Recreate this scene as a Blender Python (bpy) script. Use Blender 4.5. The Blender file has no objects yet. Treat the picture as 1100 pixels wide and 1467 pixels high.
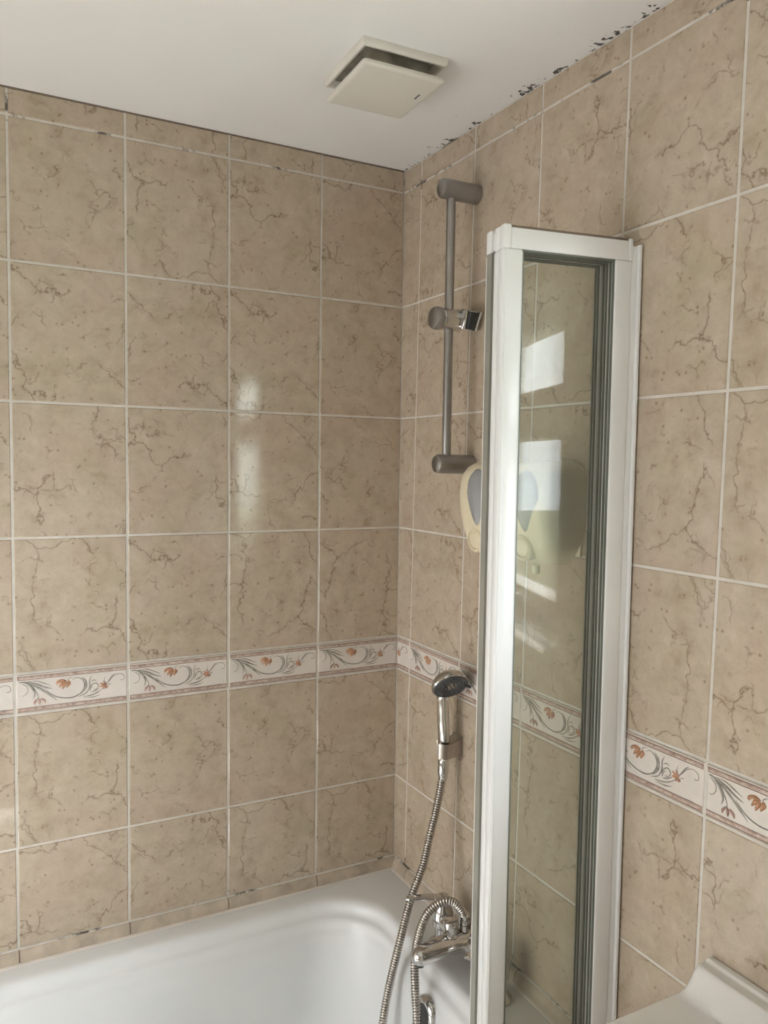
import bpy, bmesh, math, random
from mathutils import Vector, Matrix, Euler, noise

random.seed(7)
SC = bpy.context.scene
COL = SC.collection

# ------------------------------------------------------------------ camera
cd = bpy.data.cameras.new('camera')
cam = bpy.data.objects.new('camera', cd)
COL.objects.link(cam)
cam.location = (-0.8836, -1.5743, 1.4991)
cam.rotation_euler = tuple(math.radians(a) for a in (86.4477, -0.8353, -28.1399))
cd.sensor_fit = 'VERTICAL'
cd.sensor_height = 36.0
cd.lens = 1135.4 / 1467.0 * 36.0
cd.clip_start = 0.02
SC.camera = cam

# ------------------------------------------------------------------ light
SC.view_settings.view_transform = 'Standard'
SC.view_settings.look = 'None'
SC.view_settings.gamma = 1.0
SC.view_settings.use_curve_mapping = False
SC.cycles.caustics_reflective = False
SC.cycles.caustics_refractive = False
SC.view_settings.exposure = 0.82

world = bpy.data.worlds.new('sky')
SC.world = world
world.use_nodes = True
wn = world.node_tree.nodes
wn['Background'].inputs['Color'].default_value = (0.86, 0.93, 1.0, 1)
wn['Background'].inputs['Strength'].default_value = 15.0

sd = bpy.data.lights.new('sun', 'SUN')
sd.energy = 42.0
sd.angle = math.radians(0.6)
sd.color = (1.0, 0.96, 0.90)
sun = bpy.data.objects.new('sun', sd)
COL.objects.link(sun)
sun.rotation_euler = Vector((-1.0, 0.60, -0.80)).to_track_quat('-Z', 'Y').to_euler()

# window opening in the right wall (plane x = 0)
WY0, WY1, WZ0, WZ1 = -1.72, -0.995, 1.147, 1.86
REV = 0.10
pd = bpy.data.lights.new('window_daylight_portal', 'AREA')
pd.shape = 'RECTANGLE'
pd.size = WZ1 - WZ0
pd.size_y = WY1 - WY0
pd.cycles.is_portal = True
portal = bpy.data.objects.new('window_daylight_portal', pd)
COL.objects.link(portal)
portal.location = (REV + 0.075, (WY0 + WY1) / 2, (WZ0 + WZ1) / 2)
portal.rotation_euler = (0, math.radians(90), 0)

CEIL = 2.146
LEFT = -1.75
REAR = -2.35

# added fill lamp for light from the left, set in an invented window
W2 = (-1.10, -0.07, 0.72, 1.52)            # y0, y1, z0, z1
ld = bpy.data.lights.new('left_fill_lamp', 'AREA')
ld.shape = 'RECTANGLE'
ld.size = W2[3] - W2[2] - .12
ld.size_y = W2[1] - W2[0] - .12
ld.energy = 5.0
ld.color = (0.97, 0.98, 1.0)
lo = bpy.data.objects.new('left_fill_lamp', ld)
COL.objects.link(lo)
lo.location = (LEFT + .004, (W2[0] + W2[1]) / 2, (W2[2] + W2[3]) / 2)
lo.rotation_euler = (0, math.radians(-90), 0)

# ------------------------------------------------------------------ materials
def new_mat(name):
    m = bpy.data.materials.new(name)
    m.use_nodes = True
    nt = m.node_tree
    return m, nt, nt.nodes['Principled BSDF']

def N(nt, t, **kw):
    n = nt.nodes.new(t)
    for k, v in kw.items():
        if k in n.inputs:
            n.inputs[k].default_value = v
        else:
            setattr(n, k, v)
    return n

def ramp(nt, stops, fac):
    r = nt.nodes.new('ShaderNodeValToRGB')
    e = r.color_ramp.elements
    while len(e) < len(stops):
        e.new(0.5)
    for i, (p, c) in enumerate(stops):
        e[i].position = p
        e[i].color = c if len(c) == 4 else (*c, 1)
    nt.links.new(fac, r.inputs[0])
    return r.outputs[0]

def mixc(nt, fac, a, b, mode='MIX'):
    m = nt.nodes.new('ShaderNodeMix')
    m.data_type = 'RGBA'
    m.blend_type = mode
    for sock, v in ((0, fac), (6, a), (7, b)):
        if hasattr(v, 'links'):
            nt.links.new(v, m.inputs[sock])
        elif isinstance(v, (int, float)):
            m.inputs[sock].default_value = v
        else:
            m.inputs[sock].default_value = (*v, 1)
    return m.outputs[2]

def mth(nt, op, a, b=None, c=None, clamp=False):
    m = nt.nodes.new('ShaderNodeMath')
    m.operation = op
    m.use_clamp = clamp
    for i, v in enumerate((a, b, c)):
        if v is None:
            continue
        if hasattr(v, 'links'):
            nt.links.new(v, m.inputs[i])
        else:
            m.inputs[i].default_value = v
    return m.outputs[0]

def noise_tex(nt, vec, scale, detail=3, rough=0.55, dist=0.0):
    n = N(nt, 'ShaderNodeTexNoise', Scale=scale, Detail=detail, Roughness=rough, Distortion=dist)
    if vec is not None:
        nt.links.new(vec, n.inputs['Vector'])
    return n

def bump(nt, bsdf, h, strength=0.2, dist=0.002):
    b = N(nt, 'ShaderNodeBump', Strength=strength, Distance=dist)
    nt.links.new(h, b.inputs['Height'])
    nt.links.new(b.outputs[0], bsdf.inputs['Normal'])

def simple(name, col, rough=0.4, metal=0.0, mottle=0.06, scale=8.0, coat=0.0, bumps=0.0):
    m, nt, b = new_mat(name)
    tc = N(nt, 'ShaderNodeTexCoord')
    n = noise_tex(nt, tc.outputs['Object'], scale, 4)
    lo = tuple(c * (1 - mottle) for c in col)
    hi = tuple(min(1, c * (1 + mottle)) for c in col)
    nt.links.new(ramp(nt, [(0.3, lo), (0.7, hi)], n.outputs[0]), b.inputs['Base Color'])
    b.inputs['Roughness'].default_value = rough
    b.inputs['Metallic'].default_value = metal
    b.inputs['Coat Weight'].default_value = coat
    if bumps:
        n2 = noise_tex(nt, tc.outputs['Object'], scale * 6, 3)
        bump(nt, b, n2.outputs[0], bumps, 0.001)
    return m

def tile_material():
    m, nt, b = new_mat('marbled_ceramic_tile')
    uv = N(nt, 'ShaderNodeUVMap', uv_map='tile')
    V = uv.outputs[0]
    # warped coordinates
    w1 = noise_tex(nt, V, 9.0, 4, 0.62)
    sub = N(nt, 'ShaderNodeVectorMath', operation='SUBTRACT')
    nt.links.new(w1.outputs['Color'], sub.inputs[0]); sub.inputs[1].default_value = (0.5, 0.5, 0.5)
    scl = N(nt, 'ShaderNodeVectorMath', operation='SCALE')
    nt.links.new(sub.outputs[0], scl.inputs[0]); scl.inputs['Scale'].default_value = 0.11
    add = N(nt, 'ShaderNodeVectorMath', operation='ADD')
    nt.links.new(V, add.inputs[0]); nt.links.new(scl.outputs[0], add.inputs[1])
    w2 = noise_tex(nt, V, 55.0, 3, 0.6)
    sub2 = N(nt, 'ShaderNodeVectorMath', operation='SUBTRACT')
    nt.links.new(w2.outputs['Color'], sub2.inputs[0]); sub2.inputs[1].default_value = (0.5, 0.5, 0.5)
    scl2 = N(nt, 'ShaderNodeVectorMath', operation='SCALE')
    nt.links.new(sub2.outputs[0], scl2.inputs[0]); scl2.inputs['Scale'].default_value = 0.022
    add2 = N(nt, 'ShaderNodeVectorMath', operation='ADD')
    nt.links.new(add.outputs[0], add2.inputs[0]); nt.links.new(scl2.outputs[0], add2.inputs[1])
    W = add2.outputs[0]
    # mottled body colour
    nb = noise_tex(nt, V, 26.0, 8, 0.74, 0.3)
    base = ramp(nt, [(0.28, (0.395, 0.312, 0.225)), (0.45, (0.480, 0.394, 0.300)),
                     (0.58, (0.525, 0.438, 0.340)), (0.75, (0.605, 0.522, 0.425))], nb.outputs[0])
    npk = noise_tex(nt, V, 7.0, 2, 0.5)
    base = mixc(nt, mth(nt, 'MULTIPLY', ramp(nt, [(0.52, (0, 0, 0)), (0.72, (1, 1, 1))], npk.outputs[0]), 0.5), base, (0.49, 0.365, 0.29))
    gp = N(nt, 'ShaderNodeMapping'); nt.links.new(V, gp.inputs[0]); gp.inputs['Location'].default_value = (3.1, 5.7, 0)
    ng = noise_tex(nt, gp.outputs[0], 10.0, 3, 0.5)
    base = mixc(nt, mth(nt, 'MULTIPLY', ramp(nt, [(0.55, (0, 0, 0)), (0.75, (1, 1, 1))], ng.outputs[0]), 0.55), base, (0.40, 0.34, 0.22))
    # fine veins: edges of a warped voronoi, broken up by a mask
    def veins(scale, width, mlo, mhi, mscale, loc):
        mp = N(nt, 'ShaderNodeMapping'); nt.links.new(W, mp.inputs[0]); mp.inputs['Location'].default_value = loc
        v = N(nt, 'ShaderNodeTexVoronoi', feature='DISTANCE_TO_EDGE', Scale=scale)
        v.voronoi_dimensions = '2D'
        nt.links.new(mp.outputs[0], v.inputs['Vector'])
        line = ramp(nt, [(0.0, (1, 1, 1)), (width, (0.25, 0.25, 0.25)), (width * 2.4, (0, 0, 0))], v.outputs['Distance'])
        mm = N(nt, 'ShaderNodeMapping'); nt.links.new(V, mm.inputs[0]); mm.inputs['Location'].default_value = (loc[1], loc[0], 0)
        mk = noise_tex(nt, mm.outputs[0], mscale, 3, 0.55)
        mask = ramp(nt, [(mlo, (0, 0, 0)), (mhi, (1, 1, 1))], mk.outputs[0])
        return mth(nt, 'MULTIPLY', line, mask)
    v1 = veins(6.5, 0.0085, 0.47, 0.53, 9.0, (0.3, 1.7, 0))
    v2 = veins(24.0, 0.030, 0.565, 0.62, 16.0, (4.3, 2.7, 0))
    v3 = veins(11.0, 0.011, 0.54, 0.59, 12.0, (7.9, 0.4, 0))
    vs = mth(nt, 'MAXIMUM', mth(nt, 'MAXIMUM', v1, mth(nt, 'MULTIPLY', v2, 0.75)), mth(nt, 'MULTIPLY', v3, 0.9))
    base = mixc(nt, mth(nt, 'MULTIPLY', vs, 0.84), base, (0.185, 0.125, 0.078))
    # smoky smudges and little specks
    sm = noise_tex(nt, W, 34.0, 4, 0.6)
    smk = noise_tex(nt, gp.outputs[0], 8.0, 2, 0.5)
    smf = mth(nt, 'MULTIPLY', ramp(nt, [(0.58, (0, 0, 0)), (0.72, (1, 1, 1))], sm.outputs[0]),
              ramp(nt, [(0.45, (0, 0, 0)), (0.6, (1, 1, 1))], smk.outputs[0]))
    base = mixc(nt, mth(nt, 'MULTIPLY', smf, 0.45), base, (0.29, 0.21, 0.135))
    sp = N(nt, 'ShaderNodeTexVoronoi', feature='F1', Scale=75.0)
    sp.voronoi_dimensions = '2D'
    nt.links.new(V, sp.inputs['Vector'])
    spm = noise_tex(nt, V, 38.0, 2, 0.5)
    spf = mth(nt, 'MULTIPLY', ramp(nt, [(0.10, (1, 1, 1)), (0.24, (0, 0, 0))], sp.outputs['Distance']),
              ramp(nt, [(0.58, (0, 0, 0)), (0.64, (1, 1, 1))], spm.outputs[0]))
    base = mixc(nt, mth(nt, 'MULTIPLY', spf, 0.6), base, (0.23, 0.15, 0.09))
    nt.links.new(base, b.inputs['Base Color'])
    b.inputs['Roughness'].default_value = 0.10
    b.inputs['Specular IOR Level'].default_value = 0.45
    ub = noise_tex(nt, V, 12.0, 2, 0.5)
    bump(nt, b, ub.outputs[0], 0.12, 0.002)
    return m

def grout_material():
    m, nt, b = new_mat('tile_grout')
    tc = N(nt, 'ShaderNodeTexCoord')
    n = noise_tex(nt, tc.outputs['Object'], 30.0, 4)
    base = ramp(nt, [(0.3, (0.58, 0.54, 0.48)), (0.7, (0.69, 0.66, 0.61))], n.outputs[0])
    n2 = noise_tex(nt, tc.outputs['Object'], 9.0, 5, 0.7)
    sx = N(nt, 'ShaderNodeSeparateXYZ'); nt.links.new(tc.outputs['Object'], sx.inputs[0])
    hi = mth(nt, 'GREATER_THAN', sx.outputs['Z'], 2.085)
    lo = mth(nt, 'LESS_THAN', sx.outputs['Z'], 0.60)
    damp = mth(nt, 'ADD', hi, lo, clamp=True)
    mold = mth(nt, 'MULTIPLY', damp, ramp(nt, [(0.53, (0, 0, 0)), (0.58, (1, 1, 1))], n2.outputs[0]))
    base = mixc(nt, mth(nt, 'MULTIPLY', mold, 0.9), base, (0.055, 0.045, 0.035))
    nt.links.new(base, b.inputs['Base Color'])
    b.inputs['Roughness'].default_value = 0.6
    return m

def band_material():
    m, nt, b = new_mat('pink_mottled_band')
    tc = N(nt, 'ShaderNodeTexCoord')
    n = noise_tex(nt, tc.outputs['Object'], 130.0, 4, 0.7)
    nt.links.new(ramp(nt, [(0.36, (0.36, 0.25, 0.20)), (0.50, (0.52, 0.38, 0.31)), (0.66, (0.66, 0.56, 0.48))], n.outputs[0]), b.inputs['Base Color'])
    b.inputs['Roughness'].default_value = 0.2
    bump(nt, b, n.outputs[0], 0.3, 0.001)
    return m

def ceiling_material():
    m, nt, b = new_mat('painted_ceiling')
    g = N(nt, 'ShaderNodeNewGeometry')
    P = g.outputs['Position']
    n = noise_tex(nt, P, 3.0, 4)
    base = ramp(nt, [(0.3, (0.865, 0.855, 0.84)), (0.7, (0.905, 0.90, 0.885))], n.outputs[0])
    s = N(nt, 'ShaderNodeSeparateXYZ'); nt.links.new(P, s.inputs[0])
    # mould colonies hugging the joint with the right wall
    n1 = noise_tex(nt, P, 90.0, 3, 0.6)
    n2 = noise_tex(nt, P, 15.0, 2, 0.5)
    near = ramp(nt, [(0.0, (0, 0, 0)), (1.0, (1, 1, 1))], mth(nt, 'MULTIPLY_ADD', s.outputs['X'], 1 / 0.024, 1.0, clamp=True))
    patch = ramp(nt, [(0.44, (0, 0, 0)), (0.60, (1, 1, 1))], n2.outputs[0])
    val = mth(nt, 'ADD', mth(nt, 'MULTIPLY', near, 0.15), mth(nt, 'MULTIPLY', patch, 0.16))
    val = mth(nt, 'ADD', val, mth(nt, 'MULTIPLY', n1.outputs[0], 0.90))
    spots = mth(nt, 'MULTIPLY', ramp(nt, [(0.715, (0, 0, 0)), (0.735, (1, 1, 1))], val), mth(nt, 'GREATER_THAN', near, 0.02))
    base = mixc(nt, mth(nt, 'MULTIPLY', spots, 0.93), base, (0.035, 0.030, 0.026))
    # pale stains further out
    n3 = noise_tex(nt, P, 60.0, 2, 0.5)
    wide = ramp(nt, [(0.0, (0, 0, 0)), (1.0, (1, 1, 1))], mth(nt, 'MULTIPLY_ADD', s.outputs['X'], 1 / 0.10, 1.0, clamp=True))
    st = mth(nt, 'MULTIPLY', ramp(nt, [(0.68, (0, 0, 0)), (0.74, (1, 1, 1))], n3.outputs[0]), wide)
    base = mixc(nt, mth(nt, 'MULTIPLY', st, 0.6), base, (0.30, 0.26, 0.23))
    nt.links.new(base, b.inputs['Base Color'])
    b.inputs['Roughness'].default_value = 0.55
    nb = noise_tex(nt, P, 6.0, 4)
    bump(nt, b, nb.outputs[0], 0.25, 0.01)
    return m

def glass_material(name, tint, refl=1.0, film=0.0):
    m = bpy.data.materials.new(name)
    m.use_nodes = True
    nt = m.node_tree
    nt.nodes.clear()
    out = N(nt, 'ShaderNodeOutputMaterial')
    tr = N(nt, 'ShaderNodeBsdfTransparent', Color=(*tint, 1))
    gl = N(nt, 'ShaderNodeBsdfGlossy', Color=(1, 1, 1, 1), Roughness=0.006)
    lw = N(nt, 'ShaderNodeLayerWeight', Blend=0.5)
    p5 = mth(nt, 'POWER', lw.outputs['Facing'], 5.0)
    fac = mth(nt, 'MULTIPLY', mth(nt, 'MULTIPLY_ADD', p5, 0.957, 0.043), refl, clamp=True)
    mx = N(nt, 'ShaderNodeMixShader')
    nt.links.new(fac, mx.inputs[0])
    nt.links.new(tr.outputs[0], mx.inputs[1])
    nt.links.new(gl.outputs[0], mx.inputs[2])
    tc = N(nt, 'ShaderNodeTexCoord')
    n = noise_tex(nt, tc.outputs['Object'], 14.0, 2)
    b = N(nt, 'ShaderNodeBump', Strength=0.05, Distance=0.001)
    nt.links.new(n.outputs[0], b.inputs['Height'])
    nt.links.new(b.outputs[0], gl.inputs['Normal'])
    if film:
        df = N(nt, 'ShaderNodeBsdfDiffuse', Color=(0.80, 0.80, 0.74, 1))
        m2 = N(nt, 'ShaderNodeMixShader'); m2.inputs[0].default_value = film
        nt.links.new(mx.outputs[0], m2.inputs[1]); nt.links.new(df.outputs[0], m2.inputs[2])
        mx = m2
    nt.links.new(mx.outputs[0], out.inputs[0])
    return m

M_TILE = tile_material()
M_GROUT = grout_material()
M_BAND = band_material()
M_BORDER = simple('ivory_border_glaze', (0.72, 0.66, 0.60), 0.14, mottle=0.05, scale=25)
M_ROSE = simple('rose_brown_line', (0.30, 0.175, 0.14), 0.25, mottle=0.3, scale=80)
M_RIDGE = simple('ivory_relief_line', (0.66, 0.58, 0.50), 0.2, mottle=0.1, scale=60)
M_LEAF = simple('grey_green_leaf_relief', (0.36, 0.335, 0.29), 0.22, mottle=0.35, scale=90)
M_STEM = simple('dark_stem_relief', (0.20, 0.185, 0.165), 0.25, mottle=0.3, scale=90)
M_ORANGE = simple('terracotta_petal_relief', (0.50, 0.27, 0.16), 0.22, mottle=0.35, scale=110)
M_PINK = simple('dusky_pink_petal_relief', (0.46, 0.29, 0.24), 0.22, mottle=0.3, scale=110)
M_CEIL = ceiling_material()
M_TRIM = simple('marbled_trim', (0.50, 0.42, 0.33), 0.2, mottle=0.22, scale=28)
M_BATH = simple('white_bath_enamel', (0.82, 0.83, 0.83), 0.26, mottle=0.015)
M_PANEL = simple('white_plastic_panel', (0.78, 0.77, 0.75), 0.3, mottle=0.02)
M_BASIN = simple('white_vitreous_china', (0.78, 0.76, 0.72), 0.10, mottle=0.02, coat=0.4)
M_CHROME = simple('polished_chrome', (0.62, 0.61, 0.60), 0.10, 1.0, mottle=0.06, scale=30)
M_HOSE = simple('chromed_steel_hose', (0.50, 0.47, 0.44), 0.20, 1.0, mottle=0.08, scale=40)
M_SATIN = simple('satin_nickel', (0.38, 0.37, 0.365), 0.36, 1.0, mottle=0.08, scale=20)
M_DARK = simple('black_rubber_and_shade', (0.035, 0.035, 0.036), 0.45, mottle=0.2, scale=80)  # black rubber, also shade painted into hollows
M_FACE = simple('dark_grey_spray_plate', (0.075, 0.08, 0.085), 0.35, mottle=0.15, scale=60)
M_FRAME = simple('white_coated_aluminium', (0.88, 0.88, 0.875), 0.28, mottle=0.03, scale=5)
M_FRAME2 = simple('aged_white_plastic', (0.66, 0.63, 0.57), 0.4, mottle=0.05, scale=12)
M_GROOVE = simple('grey_hinge_seal', (0.27, 0.265, 0.225), 0.5, mottle=0.1, scale=12)
M_GASKET = simple('grey_green_gasket', (0.18, 0.195, 0.17), 0.45, mottle=0.15, scale=15)
M_STRIP = simple('brown_grey_strip', (0.22, 0.17, 0.13), 0.6, mottle=0.1)
M_CREAM = simple('cream_plastic', (0.78, 0.70, 0.51), 0.28, mottle=0.04, scale=6)
M_GREYWIN = simple('smoky_grey_plastic', (0.33, 0.335, 0.34), 0.15, mottle=0.05)
M_FAN = simple('off_white_plastic', (0.73, 0.70, 0.63), 0.4, mottle=0.03, scale=6)
M_FANDARK = simple('shaded_vent_interior', (0.30, 0.275, 0.225), 0.7, mottle=0.3, scale=40)  # interior toned dark to paint the shade behind the cover plate
M_LOGO = simple('navy_mark', (0.03, 0.035, 0.10), 0.4)
M_UPVC = simple('white_upvc', (0.82, 0.82, 0.82), 0.25, mottle=0.02)
M_WALL = simple('white_painted_wall', (0.78, 0.75, 0.70), 0.6, mottle=0.03, scale=4)
M_FLOOR = simple('pale_vinyl_floor', (0.70, 0.66, 0.60), 0.35, mottle=0.10, scale=10)
M_DOOR = simple('white_gloss_door', (0.74, 0.72, 0.68), 0.3, mottle=0.03)
M_LAWN = simple('mown_grass', (0.085, 0.105, 0.055), 0.9, mottle=0.35, scale=3)
M_HEDGE = simple('hedge_leaves', (0.07, 0.13, 0.03), 0.8, mottle=0.6, scale=9, bumps=0.6)
M_FROST = simple('frosted_glass', (0.85, 0.87, 0.88), 0.35)
M_SCREEN = glass_material('screen_glass', (0.966, 0.972, 0.952), 0.22, 0.035)
M_GLAZE = glass_material('window_glazing', (0.985, 0.99, 0.985), 1.0)

# ------------------------------------------------------------------ mesh helpers
class MB:
    """collects verts and faces, then links ONE mesh object"""
    def __init__(self):
        self.v = []; self.f = []; self.mi = []; self.uv = {}
    def add(self, verts, faces, mi=0, M=None):
        o = len(self.v)
        for p in verts:
            p = Vector(p)
            self.v.append(M @ p if M else p)
        for f in faces:
            self.f.append([i + o for i in f]); self.mi.append(mi)
        return o
    def box(self, a, b, mi=0, bev=0.0, M=None, seg=2):
        a, b = Vector(a), Vector(b)
        lo = Vector((min(a.x, b.x), min(a.y, b.y), min(a.z, b.z)))
        hi = Vector((max(a.x, b.x), max(a.y, b.y), max(a.z, b.z)))
        bm = bmesh.new()
        bmesh.ops.create_cube(bm, size=1.0)
        for v in bm.verts:
            v.co = Vector([(lo[i] + hi[i]) / 2 + v.co[i] * (hi[i] - lo[i]) for i in range(3)])
        if bev > 0:
            bev = min(bev, 0.49 * min(hi - lo))
            bmesh.ops.bevel(bm, geom=bm.edges[:], offset=bev, segments=seg, affect='EDGES', profile=0.5)
        bm.verts.index_update()
        self.add([v.co.copy() for v in bm.verts], [[v.index for v in f.verts] for f in bm.faces], mi, M)
        bm.free()
    def loft(self, rings, mi=0, cap0=True, cap1=True, M=None, closed=True):
        n = len(rings[0]); vs = [p for r in rings for p in r]; fs = []
        for k in range(len(rings) - 1):
            for i in range(n if closed else n - 1):
                j = (i + 1) % n
                fs.append([k * n + i, k * n + j, (k + 1) * n + j, (k + 1) * n + i])
        if cap0: fs.append(list(range(n))[::-1])
        if cap1: fs.append([(len(rings) - 1) * n + i for i in range(n)])
        self.add(vs, fs, mi, M)
    def lathe(self, prof, mi=0, M=None, n=32, cap0=True, cap1=True):
        rings = [[(r * math.cos(2 * math.pi * i / n), r * math.sin(2 * math.pi * i / n), z) for i in range(n)] for r, z in prof]
        self.loft(rings, mi, cap0, cap1, M)
    def tube(self, pts, rad, mi=0, n=14, cap=True, sy=1.0):
        """pts: list of Vectors; rad: float or list"""
        pts = [Vector(p) for p in pts]
        if not isinstance(rad, (list, tuple)): rad = [rad] * len(pts)
        T = []
        for i in range(len(pts)):
            a = pts[max(0, i - 1)]; b = pts[min(len(pts) - 1, i + 1)]
            T.append((b - a).normalized())
        up = Vector((0, 1, 0)) if abs(T[0].y) < 0.9 else Vector((1, 0, 0))
        rings = []
        u = (up - T[0] * up.dot(T[0])).normalized()
        for p, t, r in zip(pts, T, rad):
            u = (u - t * u.dot(t)).normalized()
            w = t.cross(u)
            rings.append([p + u * (r * math.cos(2 * math.pi * i / n)) + w * (r * sy * math.sin(2 * math.pi * i / n)) for i in range(n)])
        self.loft(rings, mi, cap, cap)
    def build(self, name, mats, parent=None, smooth=35, loc=None):
        me = bpy.data.meshes.new(name)
        me.from_pydata([tuple(p) for p in self.v], [], self.f)
        if not isinstance(mats, (list, tuple)): mats = [mats]
        for m in mats: me.materials.append(m)
        for p, k in zip(me.polygons, self.mi): p.material_index = k
        if self.uv:
            L = me.uv_layers.new(name='tile')
            for p in me.polygons:
                for li in p.loop_indices:
                    L.data[li].uv = self.uv.get(me.loops[li].vertex_index, (0, 0))
        bm = bmesh.new(); bm.from_mesh(me)
        if not self.uv:
            bmesh.ops.recalc_face_normals(bm, faces=bm.faces)
        bm.to_mesh(me); bm.free()
        if smooth:
            me.shade_smooth()
            me.set_sharp_from_angle(angle=math.radians(smooth))
        o = bpy.data.objects.new(name, me)
        COL.objects.link(o)
        if parent: o.parent = parent
        if loc: o.location = loc
        return o

def thing(name, label, cat, loc=(0, 0, 0), rz=0.0, group=None):
    o = bpy.data.objects.new(name, None)
    COL.objects.link(o)
    o.location = loc; o.rotation_euler = (0, 0, rz)
    o.empty_display_size = 0.05
    o['label'] = label; o['category'] = cat
    if group: o['group'] = group
    return o

def struct(o):
    o['kind'] = 'structure'
    return o

def frame_to(origin, zaxis, xhint=(1, 0, 0)):
    z = Vector(zaxis).normalized(); x = Vector(xhint)
    if abs(z.dot(x.normalized())) > .95: x = Vector((0, 1, 0))
    x = (x - z * x.dot(z)).normalized(); y = z.cross(x)
    return Matrix(((x.x, y.x, z.x, origin[0]), (x.y, y.y, z.y, origin[1]), (x.z, y.z, z.z, origin[2]), (0, 0, 0, 1)))

def catmull(P, step):
    P = [Vector(p) for p in P]
    P = [P[0] * 2 - P[1]] + P + [P[-1] * 2 - P[-2]]
    out = []
    for i in range(1, len(P) - 2):
        a, b, c, d = P[i - 1:i + 3]
        m = max(2, int((c - b).length / (step * 0.25)))
        for k in range(m):
            t = k / m
            out.append(0.5 * ((2 * b) + (c - a) * t + (2 * a - 5 * b + 4 * c - d) * t * t + (3 * b - a - 3 * c + d) * t ** 3))
    out.append(P[-2])
    res = [out[0]]; acc = 0.0
    for i in range(1, len(out)):
        seg = (out[i] - out[i - 1]).length
        while acc + seg >= step:
            f = (step - acc) / seg
            q = out[i - 1].lerp(out[i], f)
            res.append(q); out[i - 1] = q
            seg = (out[i] - q).length; acc = 0.0
        acc += seg
    return res

def rrect(x0, x1, y0, y1, r, z, n=10):
    """counter-clockwise rounded rectangle; r one radius or four (x1y1, x0y1, x0y0, x1y0)"""
    if not isinstance(r, (list, tuple)): r = [r] * 4
    out = []
    for k, (cx, cy, sx, sy) in enumerate(((x1, y1, -1, -1), (x0, y1, 1, -1), (x0, y0, 1, 1), (x1, y0, -1, 1))):
        R = r[k]
        for i in range(n + 1):
            a = math.radians(90 * k + 90 * i / n)
            out.append(Vector((cx + sx * R + R * math.cos(a), cy + sy * R + R * math.sin(a), z)))
    return out

# ------------------------------------------------------------------ tiled walls
ROWS = [0.025, 0.275, 0.525, 0.7755, 1.0265, 1.1030, 1.3525, 1.5995, 1.8475, 2.0985, CEIL]
BORDER = 4          # row index of the decorated border
GW = 0.0022         # half width of a grout line

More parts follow.
